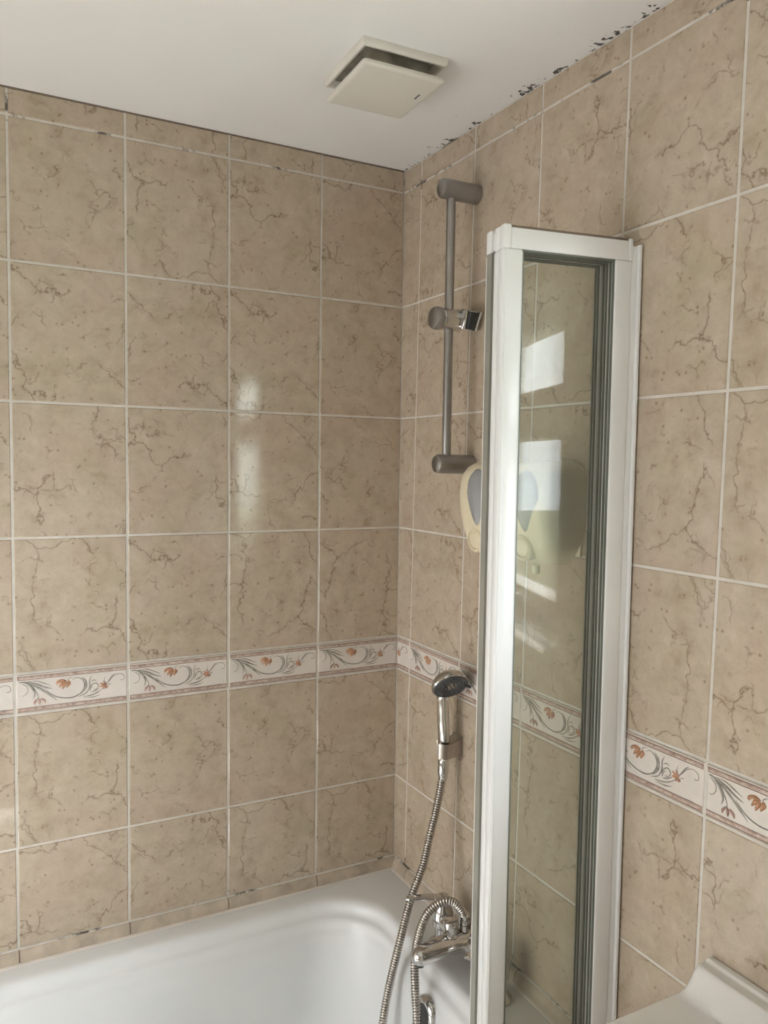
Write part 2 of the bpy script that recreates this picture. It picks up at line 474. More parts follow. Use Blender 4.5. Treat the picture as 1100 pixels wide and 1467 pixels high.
STROKES = [  # (points s,t ; half width in mm ; material) in one border tile, s to the right, t up
    ([(.02, .795), (.07, .79), (.115, .72), (.15, .60), (.165, .47), (.15, .36)], [0.5, 1.3, 2.0, 2.0, 1.4, .3], 'leaf'),
    ([(.05, .80), (.12, .765), (.19, .70), (.26, .61), (.32, .555)], [.5, 1.5, 2.0, 1.4, .4], 'leaf'),
    ([(.09, .765), (.15, .69), (.21, .59), (.28, .44), (.355, .26)], [.4, 1.1, 1.9, 1.6, .4], 'leaf'),
    ([(.26, .55), (.30, .44), (.36, .33)], [.4, 1.1, .4], 'leaf'),
    ([(.10, .80), (.18, .785), (.25, .71), (.31, .635)], [.3, 1.0, 1.0, .3], 'leaf'),
    ([(.055, .76), (.10, .67), (.105, .55), (.075, .46), (.055, .47)], [.5, .8, .7, .5, .3], 'leaf'),
    ([(.03, .79), (.10, .76), (.145, .66), (.18, .52), (.20, .38)], [.4, .6, .6, .6, .4], 'stem'),
    ([(.27, .52), (.33, .38), (.41, .30), (.49, .285), (.55, .34), (.59, .46), (.60, .60), (.575, .72), (.53, .77), (.49, .72)], [.5, .8, .8, .9, .9, 1.0, .9, .7, .5, .3], 'stem'),
    ([(.50, .29), (.57, .37), (.61, .50), (.61, .66), (.575, .78)], [.5, 1.5, 2.2, 1.6, .4], 'leaf'),
    ([(.54, .28), (.61, .35), (.645, .50), (.645, .66), (.665, .78)], [.5, 1.0, 1.2, 1.0, .3], 'leaf'),
    ([(.58, .265), (.65, .28), (.71, .33), (.765, .42)], [.4, 1.3, 1.1, .4], 'leaf'),
    ([(.59, .235), (.68, .235), (.745, .28)], [.3, 1.0, .3], 'leaf'),
    ([(.64, .43), (.665, .54), (.70, .58), (.725, .51), (.705, .43), (.675, .42)], [.8, 1.0, 1.0, 1.0, .8, .5], 'leaf'),
    ([(.655, .62), (.685, .66), (.71, .63)], [.6, .9, .4], 'leaf'), ([(.66, .36), (.70, .39), (.74, .45)], [.9, 1.2, .5], 'leaf'),
    ([(.65, .38), (.66, .48), (.68, .50)], [.6, .6, .3], 'stem'),
    ([(.80, .53), (.825, .62), (.85, .71), (.88, .775)], [.6, 1.1, 1.0, .3], 'leaf'),
    ([(.82, .58), (.86, .70), (.91, .755), (.955, .72), (.965, .63), (.945, .585), (.925, .60)], [.4, .7, .6, .6, .6, .6, .3], 'leaf'),
    ([(.785, .56), (.78, .66), (.79, .72)], [.6, .5, .2], 'leaf'), ([(.81, .50), (.845, .52)], [.9, .3], 'leaf'),
    ([(.20, .38), (.185, .335)], [1.2, 1.7], 'leaf'),
    ([(.185, .345), (.165, .28), (.16, .215)], [1.0, 1.5, .5], 'pink'), ([(.20, .35), (.205, .28), (.205, .20)], [1.1, 1.7, .6], 'pink'),
    ([(.215, .345), (.245, .29), (.255, .22)], [1.0, 1.7, .6], 'pink'),
    ([(.44, .71), (.40, .735), (.36, .70), (.355, .64)], [1.0, 2.0, 1.9, .7], 'orange'), ([(.435, .70), (.40, .66), (.375, .57)], [1.2, 2.2, .8], 'orange'),
    ([(.44, .69), (.42, .61), (.405, .515)], [1.2, 2.3, .7], 'orange'), ([(.45, .70), (.455, .62), (.44, .54)], [1.2, 2.1, .6], 'orange'),
    ([(.455, .72), (.47, .66), (.47, .60)], [.9, 1.4, .5], 'orange'), ([(.45, .73), (.47, .78), (.50, .80)], [.8, .6, .3], 'leaf'),
    ([(.80, .50), (.765, .53), (.735, .57)], [1.0, 1.5, .4], 'orange'), ([(.80, .49), (.765, .485), (.735, .47)], [1.0, 1.7, .6], 'orange'),
    ([(.80, .48), (.78, .44), (.755, .41)], [1.0, 1.5, .5], 'pink'), ([(.80, .51), (.785, .56), (.765, .62)], [.9, 1.3, .3], 'pink'),
    ([(.805, .48), (.805, .44), (.79, .41)], [.9, 1.2, .4], 'orange'),
    ([(.86, .155), (.885, .085), (.91, .155)], [.5, .7, .5], 'stem'), ([(.85, .16), (.93, .165)], [.5, .5], 'stem'),
]
REL = {'leaf': 4, 'stem': 5, 'orange': 6, 'pink': 7}

def smooth_line(P, w, k=4):
    out, ww = [], []
    P = [Vector((a, b, 0)) for a, b in P]
    Q = [P[0] * 2 - P[1]] + P + [P[-1] * 2 - P[-2]]
    for i in range(1, len(Q) - 2):
        a, b, c, d = Q[i - 1:i + 3]
        for j in range(k):
            t = j / k
            out.append(0.5 * ((2 * b) + (c - a) * t + (2 * a - 5 * b + 4 * c - d) * t * t + (3 * b - a - 3 * c + d) * t ** 3))
            ww.append(w[i - 1] * (1 - t) + w[i] * t)
    out.append(P[-1]); ww.append(w[-1])
    return out, ww

def tiled_wall(name, pos, cols, rows, tilt=0.0, hole=None, border=True, smin=None, smax=None):
    """pos(s, z, d) -> point; d is the distance out of the wall plane, cols: joints from left to right"""
    mb = MB()
    rnd = random.Random(name)
    def S(s, z):
        if smin is not None and abs(s - smin) < 1e-6 or smax is not None and abs(s - smax) < 1e-6: return s
        return s + tilt * (z - 0.775)
    def quad(c4, d, mi, uv=None):
        o = mb.add([pos(s, z, d) for s, z in c4], [[0, 1, 2, 3]], mi)
        if uv:
            for i, q in enumerate(uv): mb.uv[o + i] = q
    for r in range(len(rows) - 1):
        z0, z1 = rows[r], rows[r + 1]
        for c in range(len(cols) - 1):
            a, b = cols[c], cols[c + 1]
            cells = [((S(a, z0), z0), (S(b, z0), z0), (S(b, z1), z1), (S(a, z1), z1))]
            if hole and a < hole[1] and b > hole[0] and z0 < hole[3] and z1 > hole[2]:
                cells = []
                s0, s1 = max(a, hole[0]), min(b, hole[1])
                zm0, zm1 = max(z0, hole[2]), min(z1, hole[3])
                if a < hole[0]: cells.append(((S(a, z0), z0), (hole[0], z0), (hole[0], z1), (S(a, z1), z1)))
                if b > hole[1]: cells.append(((hole[1], z0), (S(b, z0), z0), (S(b, z1), z1), (hole[1], z1)))
                e0 = (lambda z: s0) if a < hole[0] else (lambda z: S(a, z))
                e1 = (lambda z: s1) if b > hole[1] else (lambda z: S(b, z))
                if z0 < hole[2]: cells.append(((e0(z0), z0), (e1(z0), z0), (e1(hole[2]), hole[2]), (e0(hole[2]), hole[2])))
                if z1 > hole[3]: cells.append(((e0(hole[3]), hole[3]), (e1(hole[3]), hole[3]), (e1(z1), z1), (e0(z1), z1)))
            design = rnd.randrange(7); flip = rnd.choice((1, -1))
            tx, tz = rnd.uniform(-1, 1) * 0.0022, rnd.uniform(-1, 1) * 0.0022
            sc, zc = (a + b) / 2, (z0 + z1) / 2
            for cell in cells:
                quad(cell, 0.0, 1)
                (s0, _), (s1, _) = cell[0], cell[1]
                sm = sum(q[0] for q in cell) / 4; zm = sum(q[1] for q in cell) / 4
                def ins(k):
                    out = []
                    for s, z in cell:
                        out.append((s + k * (1 if s < sm else -1), z + k * (1 if z < zm else -1)))
                    return out
                if abs(s1 - s0) < 3.5 * GW or abs(cell[2][1] - cell[1][1]) < 3.5 * GW: continue
                o1 = ins(GW); o2 = ins(GW + 0.0012)
                isb = border and r == BORDER
                def uvf(s, z):
                    return ((s - sc) * flip + 3.7 * design + 1.0, (z - zc) * flip + 2.9 * design)
                vs = [pos(s, z, 0.0) for s, z in o1] + [pos(s, z, 0.0012 + (0 if isb else (s - sc) * tx + (z - zc) * tz)) for s, z in o2]
                o = mb.add(vs, [[4, 5, 6, 7], [0, 1, 5, 4], [1, 2, 6, 5], [2, 3, 7, 6], [3, 0, 4, 7]], 2 if isb else 0)
                for i, (s, z) in enumerate(o1 + o2): mb.uv[o + i] = uvf(s, z)
                if isb:
                    H = z1 - z0; L, Rr = o2[0][0], o2[1][0]
                    for (ta, tb, mi, d) in ((.855, .915, 3, .0020), (.836, .849, 9, .0024), (.920, .932, 9, .0024), (.942, .975, 8, .003), (.085, .145, 3, .0020), (.151, .164, 9, .0024), (.068, .080, 9, .0024), (.025, .058, 8, .003)):
                        za, zb = z0 + ta * H, z0 + tb * H
                        vv = [pos(L, za, .001), pos(Rr, za, .001), pos(Rr, zb, .001), pos(L, zb, .001),
                              pos(L, za + .0006, d), pos(Rr, za + .0006, d), pos(Rr, zb - .0006, d), pos(L, zb - .0006, d)]
                        mb.add(vv, [[4, 5, 6, 7], [0, 1, 5, 4], [1, 2, 6, 5], [2, 3, 7, 6], [3, 0, 4, 7]], mi)
                    # relief flowers: a full tile is 0.2 wide, cut tiles keep one end of it
                    full = 0.2
                    off = (b - full) if (b - a) < 0.19 and c == 0 else a
                    for P, w, kind in STROKES:
                        pts, ww = smooth_line(P, w)
                        P3 = [(off + p.x * full, z0 + p.y * H) for p in pts]
                        keep = [i for i, p in enumerate(P3) if L + .0006 < p[0] < Rr - .0006]
                        if len(keep) < .6 * len(P3): continue
                        P3 = [P3[i] for i in keep]; ww = [ww[i] for i in keep]
                        rings = []
                        for i, (s, z) in enumerate(P3):
                            q0, q1 = P3[max(0, i - 1)], P3[min(len(P3) - 1, i + 1)]
                            dx, dz = q1[0] - q0[0], q1[1] - q0[1]; l = math.hypot(dx, dz) or 1
                            nx, nz = -dz / l, dx / l; h = ww[i] * (0.00145 if kind in ('orange', 'pink') else 0.00105)
                            if i in (0, len(P3) - 1): h *= .5
                            top = 0.0012 + min(0.0030, h * 1.1)
                            rings.append([pos(s - nx * h, z - nz * h, .001), pos(s - nx * h * .6, z - nz * h * .6, .0012 + (top - .0012) * .75),
                                          pos(s, z, top), pos(s + nx * h * .6, z + nz * h * .6, .0012 + (top - .0012) * .75), pos(s + nx * h, z + nz * h, .001)])
                        mb.loft(rings, REL[kind], False, False, closed=False)
    o = mb.build(name, [M_TILE, M_GROUT, M_BORDER, M_BAND, M_LEAF, M_STEM, M_ORANGE, M_PINK, M_RIDGE, M_ROSE], smooth=28)
    return struct(o)

# back wall: plane y = 0, s = x
cols = [-1.75] + [-0.2 * k for k in range(8, 0, -1)] + [0.0]
cols[1:-1] = [c - 0.0005 for c in cols[1:-1]]
tiled_wall('wall_back', lambda s, z, d: (s, -d, z), cols, ROWS, smin=LEFT, smax=0.0)
# right wall: plane x = 0, s runs from the corner towards the room (s = -y)
cols = [0.0] + [0.055 + 0.2 * k for k in range(12)]
cols = [c for c in cols if c < -REAR] + [-REAR]
tiled_wall('wall_right', lambda s, z, d: (-d, -s, z), cols, ROWS, tilt=0.0155,
           hole=(-WY1, -WY0, WZ0, WZ1), smin=0.0, smax=-REAR)
# left wall: plane x = LEFT, s = y from rear to back
cols = [REAR] + [-0.2 * k for k in range(11, 0, -1)] + [0.0]
tiled_wall('wall_left', lambda s, z, d: (LEFT + d, s, z), cols, ROWS, smin=REAR, smax=0.0, hole=W2)

mb = MB(); mb.box((LEFT - .1, REAR - .1, 0), (0.0, REAR, CEIL)); struct(mb.build('wall_rear', M_WALL))
mb = MB(); mb.box((LEFT - .1, REAR - .1, -.1), (0.1, 0.1, 0.0)); struct(mb.build('floor', M_FLOOR))
mb = MB(); mb.box((LEFT - .1, REAR - .1, CEIL), (0.1, 0.1, CEIL + .1)); struct(mb.build('ceiling', M_CEIL))
# masonry behind the tiles, so no daylight leaks in
mb = MB()
mb.box((LEFT - .1, .001, -.1), (0.1, .1, CEIL + .05))
mb.box((LEFT - .1, REAR - .1, -.1), (LEFT - .001, .1, W2[2]))
mb.box((LEFT - .1, REAR - .1, W2[3]), (LEFT - .001, .1, CEIL + .05))
mb.box((LEFT - .1, REAR - .1, W2[2]), (LEFT - .001, W2[0], W2[3]))
mb.box((LEFT - .1, W2[1], W2[2]), (LEFT - .001, .1, W2[3]))
mb.box((.001, REAR - .1, -.1), (REV + .06, .1, WZ0 - .02))
mb.box((.001, REAR - .1, WZ1 + .004), (REV + .06, .1, CEIL + .05))
mb.box((.001, WY1 + .004, WZ0 - .03), (REV + .06, .1, WZ1 + .02))
mb.box((.001, REAR - .1, WZ0 - .03), (REV + .06, WY0 - .004, WZ1 + .02))
struct(mb.build('wall_masonry', M_WALL))

# door in the rear wall
mb = MB()
mb.box((-1.45, REAR + .001, 0.0), (-0.69, REAR + .03, 2.0), bev=.003)
for x0 in (-1.36, -1.03):
    for z0, z1 in ((.2, .85), (1.0, 1.85)):
        mb.box((x0, REAR + .025, z0), (x0 + .25, REAR + .034, z1), bev=.006)
d1 = struct(mb.build('door_1', M_DOOR))
mb = MB(); mb.lathe([(.026, 0), (.026, .006), (.009, .008), (.009, .04), (.009, .045)], M=frame_to((-.76, REAR + .03, 1.0), (0, 1, 0)))
mb.tube([(-.76, REAR + .072, 1.0), (-.80, REAR + .074, 1.0), (-.88, REAR + .070, .998)], [.009, .009, .007])
mb.build('door_handle', M_CHROME, d1)
mb = MB()
for a, b in (((-1.52, 0), (-1.45, 2.07)), ((-.69, 0), (-.62, 2.07)), ((-1.52, 2.0), (-.62, 2.07))):
    mb.box((a[0], REAR, a[1]), (b[0], REAR + .022, b[1]), bev=.004)
struct(mb.build('trim_4', M_DOOR))

# ceiling line and bath edge trims
mb = MB()
mb.box((LEFT, -.0025, CEIL - .0022), (-.002, .0, CEIL))
struct(mb.build('trim_3', M_STRIP))
def bath_trim(name, P0, P1, out, joints):
    """sloping quadrant strip of tile between wall and bath"""
    P0, P1, out = Vector(P0), Vector(P1), Vector(out)
    mb = MB(); n = len(joints) - 1
    for k in range(n):
        a = P0.lerp(P1, joints[k]) ; b = P0.lerp(P1, joints[k + 1])
        e = (b - a).normalized() * 0.0012
        a += e; b -= e
        prof = [(0, .5835), (.004, .5825), (.0085, .5765), (.0115, .568), (.012, .5595), (0, .5585)]
        rings = [[Vector((q.x, q.y, 0)) + out * o + Vector((0, 0, z)) for o, z in prof] for q in (a, b)]
        mb.loft(rings, 0)
        # dark joint line between strips
        rings = [[Vector((q.x, q.y, 0)) + out * (o * .9) + Vector((0, 0, z - .0006)) for o, z in prof] for q in (b - e, b + e * 3)]
        if k < n - 1: mb.loft(rings, 1)
    # bead of sealant
    ring = [(.010, .5612), (.0155, .5592), (.0165, .5575), (.008, .5575)]
    mb.loft([[Vector((q.x, q.y, 0)) + out * o + Vector((0, 0, z)) for o, z in ring] for q in (P0, P1)], 2)
    ring = [(.0012, .5856), (.0042, .5846), (.0045, .583), (.001, .583)]
    mb.loft([[Vector((q.x, q.y, 0)) + out * o + Vector((0, 0, z)) for o, z in ring] for q in (P0, P1)], 3)
    return struct(mb.build(name, [M_TRIM, M_STRIP, M_BORDER, M_GROUT]))
bath_trim('trim_1', (LEFT, 0, 0), (0, 0, 0), (0, -1, 0), [0, .085, .2, .314, .428, .543, .657, .771, .886, 1])
bath_trim('trim_2', (0, -.012, 0), (0, -.66, 0), (-1, 0, 0), [0, .09, .40, .71, 1])

# ------------------------------------------------------------------ window in the right wall
def window():
    mb = MB()
    x0, x1 = REV - .02, REV + .05          # frame depth
    y0, y1, z0, z1 = WY0, WY1, WZ0, WZ1
    F = .040
    mb.box((x0, y0, z0 + .012), (x1, y0 + F, z1), bev=.006)
    mb.box((x0, y1 - F, z0 + .012), (x1, y1, z1), bev=.006)
    mb.box((x0, y0, z1 - F * .6), (x1, y1, z1), bev=.006)
    mb.box((x0, y0, z0), (x1, y1, z0 + .031), bev=.004)
    mb.box((x0, y0 + .01, 1.590), (x1, y1 - .01, 1.640), bev=.006)      # transom
    w = struct(mb.build('window_1', M_UPVC))
    for (a, b) in ((z0 + .028, 1.592), (1.638, z1 - .022)):
        m = MB(); f = .034
        ya, yb = y0 + .038, y1 - .038
        m.box((x0 - .012, ya, a), (x1 - .02, ya + f, b), bev=.007)
        m.box((x0 - .012, yb - f, a), (x1 - .02, yb, b), bev=.007)
        m.box((x0 - .012, ya + .01, a), (x1 - .02, yb - .01, a + f), bev=.007)
        m.box((x0 - .012, ya + .01, b - f), (x1 - .02, yb - .01, b), bev=.007)
        s = m.build('casement', M_UPVC, w)
        g = MB(); g.box((x0 + .018, ya + f - .004, a + f - .004), (x0 + .022, yb - f + .004, b - f + .004))
        g.build('window_pane', M_GLAZE, s, smooth=0)
        h = MB(); h.box((x0 - .022, (ya + yb) / 2 - .012, a + .008), (x0 - .010, (ya + yb) / 2 + .012, a + .022), bev=.003)
        h.box((x0 - .034, (ya + yb) / 2 - .05, a + .009), (x0 - .022, (ya + yb) / 2 + .012, a + .021), bev=.005)
        h.build('window_handle', M_UPVC, s)
    r = MB(); t = .004                       # plastered reveal and tiled sill
    r.box((-.002, y1 - .001, z0), (x0 + .01, y1 + t, z1 + t))
    r.box((-.002, y0 - t, z0), (x0 + .01, y0 + .001, z1 + t))
    r.box((-.002, y0, z1 - .001), (x0 + .01, y1, z1 + t))
    struct(r.build('window_reveal', M_WALL, w))
    s = MB(); s.box((-.030, y0 - .004, z0 - .018), (x1, y1 + .003, z0 + .0005), bev=.004)
    s.build('window_sill', M_UPVC, w)
window()
def added_frosted_window():  # added window surround for the left fill lamp, not a known opening
    y0, y1, z0, z1 = W2
    m = MB(); f = .055
    a, b = LEFT - .05, LEFT + .012
    m.box((a, y0, z0), (b, y0 + f, z1), bev=.005); m.box((a, y1 - f, z0), (b, y1, z1), bev=.005)
    m.box((a, y0 + .01, z0), (b, y1 - .01, z0 + f), bev=.005); m.box((a, y0 + .01, z1 - f), (b, y1 - .01, z1), bev=.005)
    w = struct(m.build('added_window', M_UPVC))
    p = MB(); p.box((LEFT - .012, y0 + f - .004, z0 + f - .004), (LEFT - .006, y1 - f + .004, z1 - f + .004))
    p.build('window_pane', M_FROST, w, smooth=0)
added_frosted_window()

# ------------------------------------------------------------------ bath
def bath():
    t = thing('bath', 'white enamelled bath with rolled inner edge fitted into the tiled corner', 'bath', (-.865, -.355, 0))
    O = Vector((.865, .355, 0))
    X0, X1, Y0, Y1 = -1.735, -.0015, -.715, -.0015
    ix0, ix1, iy0, iy1 = -1.62, -.103, -.648, -.057
    mb = MB(); rings = []
    def R(o, z, r=None): rings.append([p + O for p in rrect(ix0 + o * 1.6, ix1 - o, iy0 + o, iy1 - o, max(.04, .125 - o * .2) if r is None else r, z, 14)])
    def Ro(o, z, r): rings.append([p + O for p in rrect(X0 + o, X1 - o, Y0 + o, Y1 - o, r, z, 14)])
    Ro(.012, .515, .01); Ro(.0, .516, .014); Ro(.0, .548, .014); Ro(.003, .5555, .016); Ro(.010, .5575, .02)
    for o, z in ((-.012, .5582), (-.004, .5578), (.002, .5565), (.0065, .5535), (.0095, .549), (.0115, .543), (.0135, .537), (.0165, .533),
                 (.021, .5305), (.0245, .5275), (.027, .522), (.0285, .515), (.0305, .509), (.034, .503), (.037, .494), (.040, .475),
                 (.046, .42), (.056, .34), (.07, .26), (.085, .215), (.105, .188), (.14, .172), (.20, .166), (.27, .163)):
        R(o, z)
    mb.loft(rings, 0, cap0=False, cap1=True)
    mb.build('bath_shell', M_BATH, t, smooth=50)
    p = MB()
    p.box((X0 + .865, -.700 + .355, .0), (X1 + .865, -.690 + .355, .515), bev=.003)
    for k in range(3):
        a = X0 + .08 + k * .54 + .865
        p.box((a, -.704 + .355, .09), (a + .47, -.698 + .355, .45), bev=.003)
    p.build('bath_panel', M_PANEL, t)
    # overflow: raised chrome ring with a black disc for the hole's shade and a hung plug chain
    M = frame_to(Vector((-.1405, -.381, .484)) + O, (-1, 0, .13), (0, 1, 0))
    f = MB(); f.lathe([(.0335, -.004), (.0335, .002), (.031, .0065), (.026, .009), (.020, .0075), (.0185, .004), (.0185, -.004)], M=M, n=40, cap0=False, cap1=False)
    ov = f.build('overflow', M_CHROME, t); ov['label'] = 'chrome overflow ring with dark opening'
    h = MB(); h.lathe([(.0192, -.003), (.0192, .0042)], M=M, n=32)
    h.build('overflow_shade_disc', M_DARK, ov)
    w = MB(); w.lathe([(.036, 0), (.036, .003), (.03, .005), (.02, .003), (0.002, .002)], M=Matrix.Translation(Vector((-.45, -.355, .163)) + O), n=32)
    w.build('waste', M_CHROME, t)
bath()

# ------------------------------------------------------------------ bath shower mixer on the deck
def mixer():
    CX, CY = -.062, -.400
    t = thing('bath_mixer_tap', 'chrome two-handled bath mixer tap with shower outlet on the bath deck', 'tap', (CX, CY, .5578))
    O = Vector((-CX, -CY, -.5578))
    def P(x, y, z): return Vector((x, y, z)) + O
    b = MB()
    b.tube([P(CX, CY - .09, .607), P(CX, CY - .06, .608), P(CX, CY - .03, .612), P(CX, CY, .615), P(CX, CY + .03, .612), P(CX, CY + .06, .608), P(CX, CY + .09, .607)],
           [.0165, .0175, .0205, .0235, .0205, .0175, .0165], n=20)
    # swept spout over the bath
    sp = catmull([P(CX, CY, .618), P(-.095, CY - .001, .620), P(-.13, CY - .003, .621), P(-.165, CY - .006, .619), P(-.187, CY - .008, .615)], .004)
    m = len(sp) - 1
    b.tube(sp, [(.0225 * (1 - (i / m)) + .0165 * (i / m)) * (1 if i < m - 2 else (.92 if i == m - 2 else (.75 if i == m - 1 else .4))) for i in range(m + 1)], n=20, sy=.92)
    b.build('tap_body', M_CHROME, t)
    n = MB(); n.lathe([(.0075, 0), (.0085, .006)], M=Matrix.Translation(P(-.172, CY - .008, .6025)), n=20)
    n.build('aerator', M_DARK, t)
    for sgn in (1, -1):
        y = CY + .09 * sgn
        p = MB(); p.lathe([(.0265, .0), (.0265, .004), (.0225, .008), (.0155, .016), (.0150, .034), (.0200, .040), (.0205, .050), (.012, .056)], M=Matrix.Translation(P(CX, y, .5578)), n=32)
        pi = p.build('pillar', M_CHROME, t)
        h = MB()
        h.lathe([(.0195, .0), (.0215, .003), (.0210, .012), (.0180, .022), (.0135, .032), (.0110, .040), (.0105, .048), (.004, .051)], M=Matrix.Translation(P(CX, y, .609)), n=32)
        dy = .012 * sgn
        L = catmull([P(CX - .004, y, .652), P(-.090, y + dy * .3, .658), P(-.118, y + dy * .7, .661), P(-.142, y + dy, .662)], .004)
        k = len(L) - 1
        h.tube(L, [(.0105 - .003 * i / k) if i < k else .003 for i in range(k + 1)], n=16, sy=.55)
        h.build('lever_handle', M_CHROME, t)
    dv = MB(); dv.lathe([(.0135, .0), (.0145, .003), (.0105, .006), (.0105, .009)], M=Matrix.Translation(P(-.103, CY - .001, .634)), n=28)
    dv.lathe([(.0125, .009), (.0142, .012), (.0142, .026), (.0130, .0295), (.010, .031)], M=Matrix.Translation(P(-.103, CY - .001, .634)), n=10)
    dv.build('diverter_knob', M_CHROME, t)
    c = MB(); c.lathe([(.0125, .0), (.0125, .006), (.0095, .007), (.0095, .011), (.0115, .012), (.0115, .022)], M=Matrix.Translation(P(-.0725, CY, .628)), n=28)
    c.build('hose_outlet', M_CHROME, t)
mixer()

# ------------------------------------------------------------------ riser rail
def riser():
    X, Y = -.0605, -.288
    t = thing('shower_riser_rail', 'grey metal riser rail on the tiled wall left of the glass screen', 'shower rail', (0, Y, 1.499))
    O = Vector((0, -Y, -1.499))
    r = MB(); r.tube([Vector((X, Y, 1.492)) + O, Vector((X, Y, 2.018)) + O], .0086, n=28)
    r.build('rail_tube', M_SATIN, t)
    for z in (2.0125, 1.4985):
        b = MB(); b.lathe([(.0165, 0.001), (.0180, .002), (.0183, .006), (.0183, .078), (.0165, .083), (.011, .0855), (.003, .086)], M=frame_to(Vector((0, Y, z)) + O, (-1, 0, 0)), n=40)
        b.build('wall_bracket', M_SATIN, t)
    zc = 1.772
    s = MB()
    s.lathe([(.0185, -.026), (.0205, -.023), (.0205, .016), (.0190, .020)], M=frame_to(Vector((X, Y, zc)) + O, (-1, 0, 0)), n=40)
    # cradle: split cone turned towards the room
    Mc = frame_to(Vector((X + .034, Y - .014, zc - .018)) + O, (.05, -.28, 1), (1, 0, 0))
    n = 28; rings = []
    for z, ro in ((0, .0165), (.036, .0195)):
        rings.append((z, ro))
    prof = []
    for (z, ro) in rings:
        arc = [math.radians(-35 + 250 * i / n) for i in range(n + 1)]
        prof.append([Vector((ro * math.cos(a), ro * math.sin(a), z)) for a in arc] + [Vector(((ro - .0035) * math.cos(a), (ro - .0035) * math.sin(a), z)) for a in arc[::-1]])
    s.loft(prof, 0, M=Mc @ Matrix.Rotation(math.radians(0), 4, 'Z'))
    so = s.build('slider', M_CHROME, t); so['label'] = 'shiny slider with open handset cradle'
    i = MB(); i.lathe([(.0125, .002), (.0150, .034)], M=Mc, n=24)  # solid black core paints the shade inside the open cradle
    i.build('cradle_shade_core', M_DARK, so)
    g = MB(); g.lathe([(.0185, .018), (.0185, .0225)], M=frame_to(Vector((X, Y, zc)) + O, (-1, 0, 0)), n=36)
    g.build('knob_gap', M_DARK, so)
    k = MB(); k.lathe([(.0205, .0215), (.0215, .023), (.0215, .030), (.0195, .035), (.012, .038), (.003, .0388)], M=frame_to(Vector((X, Y, zc)) + O, (-1, 0, 0)), n=40)
    k.build('slider_knob', M_SATIN, so)
riser()

# ------------------------------------------------------------------ hand shower, its wall holder and the hose
HX, HY = -.0395, -.2665
def holder():
    t = thing('hand_shower_holder', 'small grey wedge-shaped wall holder gripping the hand shower above the bath', 'shower holder', (0, -.2605, .932))
    O = Vector((0, .2605, -.932))
    m = MB()
    m.box((-.004, -.017, -.021), (-.0005, .019, .021), bev=.0015)
    # block between plate and ring
    ring0 = [Vector((-.003, -.0165, -.018)), Vector((-.003, .0165, -.018)), Vector((-.003, .0165, .018)), Vector((-.003, -.0165, .018))]
    ring1 = [Vector((-.0310, -.0215, -.018)), Vector((-.0310, .004, -.018)), Vector((-.0310, .004, .010)), Vector((-.0310, -.0215, .010))]
    m.loft([ring0, ring1])
    n = 28
    Mc = frame_to(Vector((HX, HY, .914)) + O, (.02, -.03, 1), (1, 0, 0))
    prof = []
    for z, ro in ((0, .0165), (.031, .0185)):
        arc = [math.radians(35 + 290 * i / n) for i in range(n + 1)]
        prof.append([Vector((ro * math.cos(a), ro * math.sin(a), z)) for a in arc] + [Vector(((ro - .003) * math.cos(a), (ro - .003) * math.sin(a), z)) for a in arc[::-1]])
    m.loft(prof, 0, M=Mc @ Matrix.Rotation(math.radians(150), 4, 'Z'))
    m.build('holder_body', M_SATIN2, t)
M_SATIN2 = simple('brushed_grey_plastic', (0.42, 0.38, 0.34), 0.28, 0.85, mottle=0.05, scale=20)
holder()

def hand_shower():
    t = thing('hand_shower', 'chrome hand shower with round dark grey spray face held above the bath', 'hand shower', (HX, HY, .905))
    O = -Vector((HX, HY, .905))
    n = Vector((-.12, -.76, -.64)).normalized()
    hc = Vector((-.050, -.3000, 1.0705))
    h = MB()
    path = catmull([Vector(q) + O for q in ((HX + .0008, HY, .905), (HX + .001, HY, .935), (HX, HY + .002, .975), (HX - .001, HY + .004, 1.015),
                    (HX - .003, HY + .004, 1.045), tuple(hc - n * .015 + Vector((0, .004, -.006))))], .004)
    k = len(path) - 1
    rr = []
    for i in range(k + 1):
        f = i / k
        rr.append(.0105 + .0028 * min(1, f * 3) - .001 * max(0, f - .7) * 3)
    h.tube(path, rr, n=24, sy=.88)
    h.build('handle', M_CHROME, t)
    M = frame_to(hc + O, n, (1, -.3, 0))
    b = MB(); b.lathe([(.004, -.021), (.016, -.020), (.027, -.0165), (.0335, -.010), (.0365, -.002), (.0368, .003), (.0353, .005)], M=M, n=48)
    b.build('shower_head', M_CHROME, t)
    f = MB(); f.lathe([(.0343, .0030), (.0343, .0060), (.0328, .0070), (.0135, .0063), (.012, .0050)], M=M, n=48)
    for ring, cnt in ((.028, 24), (.0225, 18), (.017, 12), (.008, 6)):
        for i in range(cnt):
            a = 2 * math.pi * i / cnt
            f.lathe([(.0011, .004), (.0009, .0088)], M=M @ Matrix.Translation((ring * math.cos(a), ring * math.sin(a), 0)), n=6)
    f.build('spray_plate', M_FACE, t)
    l = MB()
    e = (Vector((1, -.45, -.1)) - n * Vector((1, -.45, -.1)).dot(n)).normalized()
    l.tube([hc + O + n * .004 + e * .028, hc + O + n * .010 + e * .036, hc + O + n * .013 + e * .040], [.003, .003, .0025], n=10)
    l.build('spray_lever', M_DARK, t)
    c = MB(); c.lathe([(.0098, -.030), (.0112, -.024), (.0112, .0), (.0105, .002)], M=frame_to(Vector((HX, HY, .907)) + O, (.02, 0, 1)), n=24)
    c.build('hose_socket', M_CHROME, t)
hand_shower()

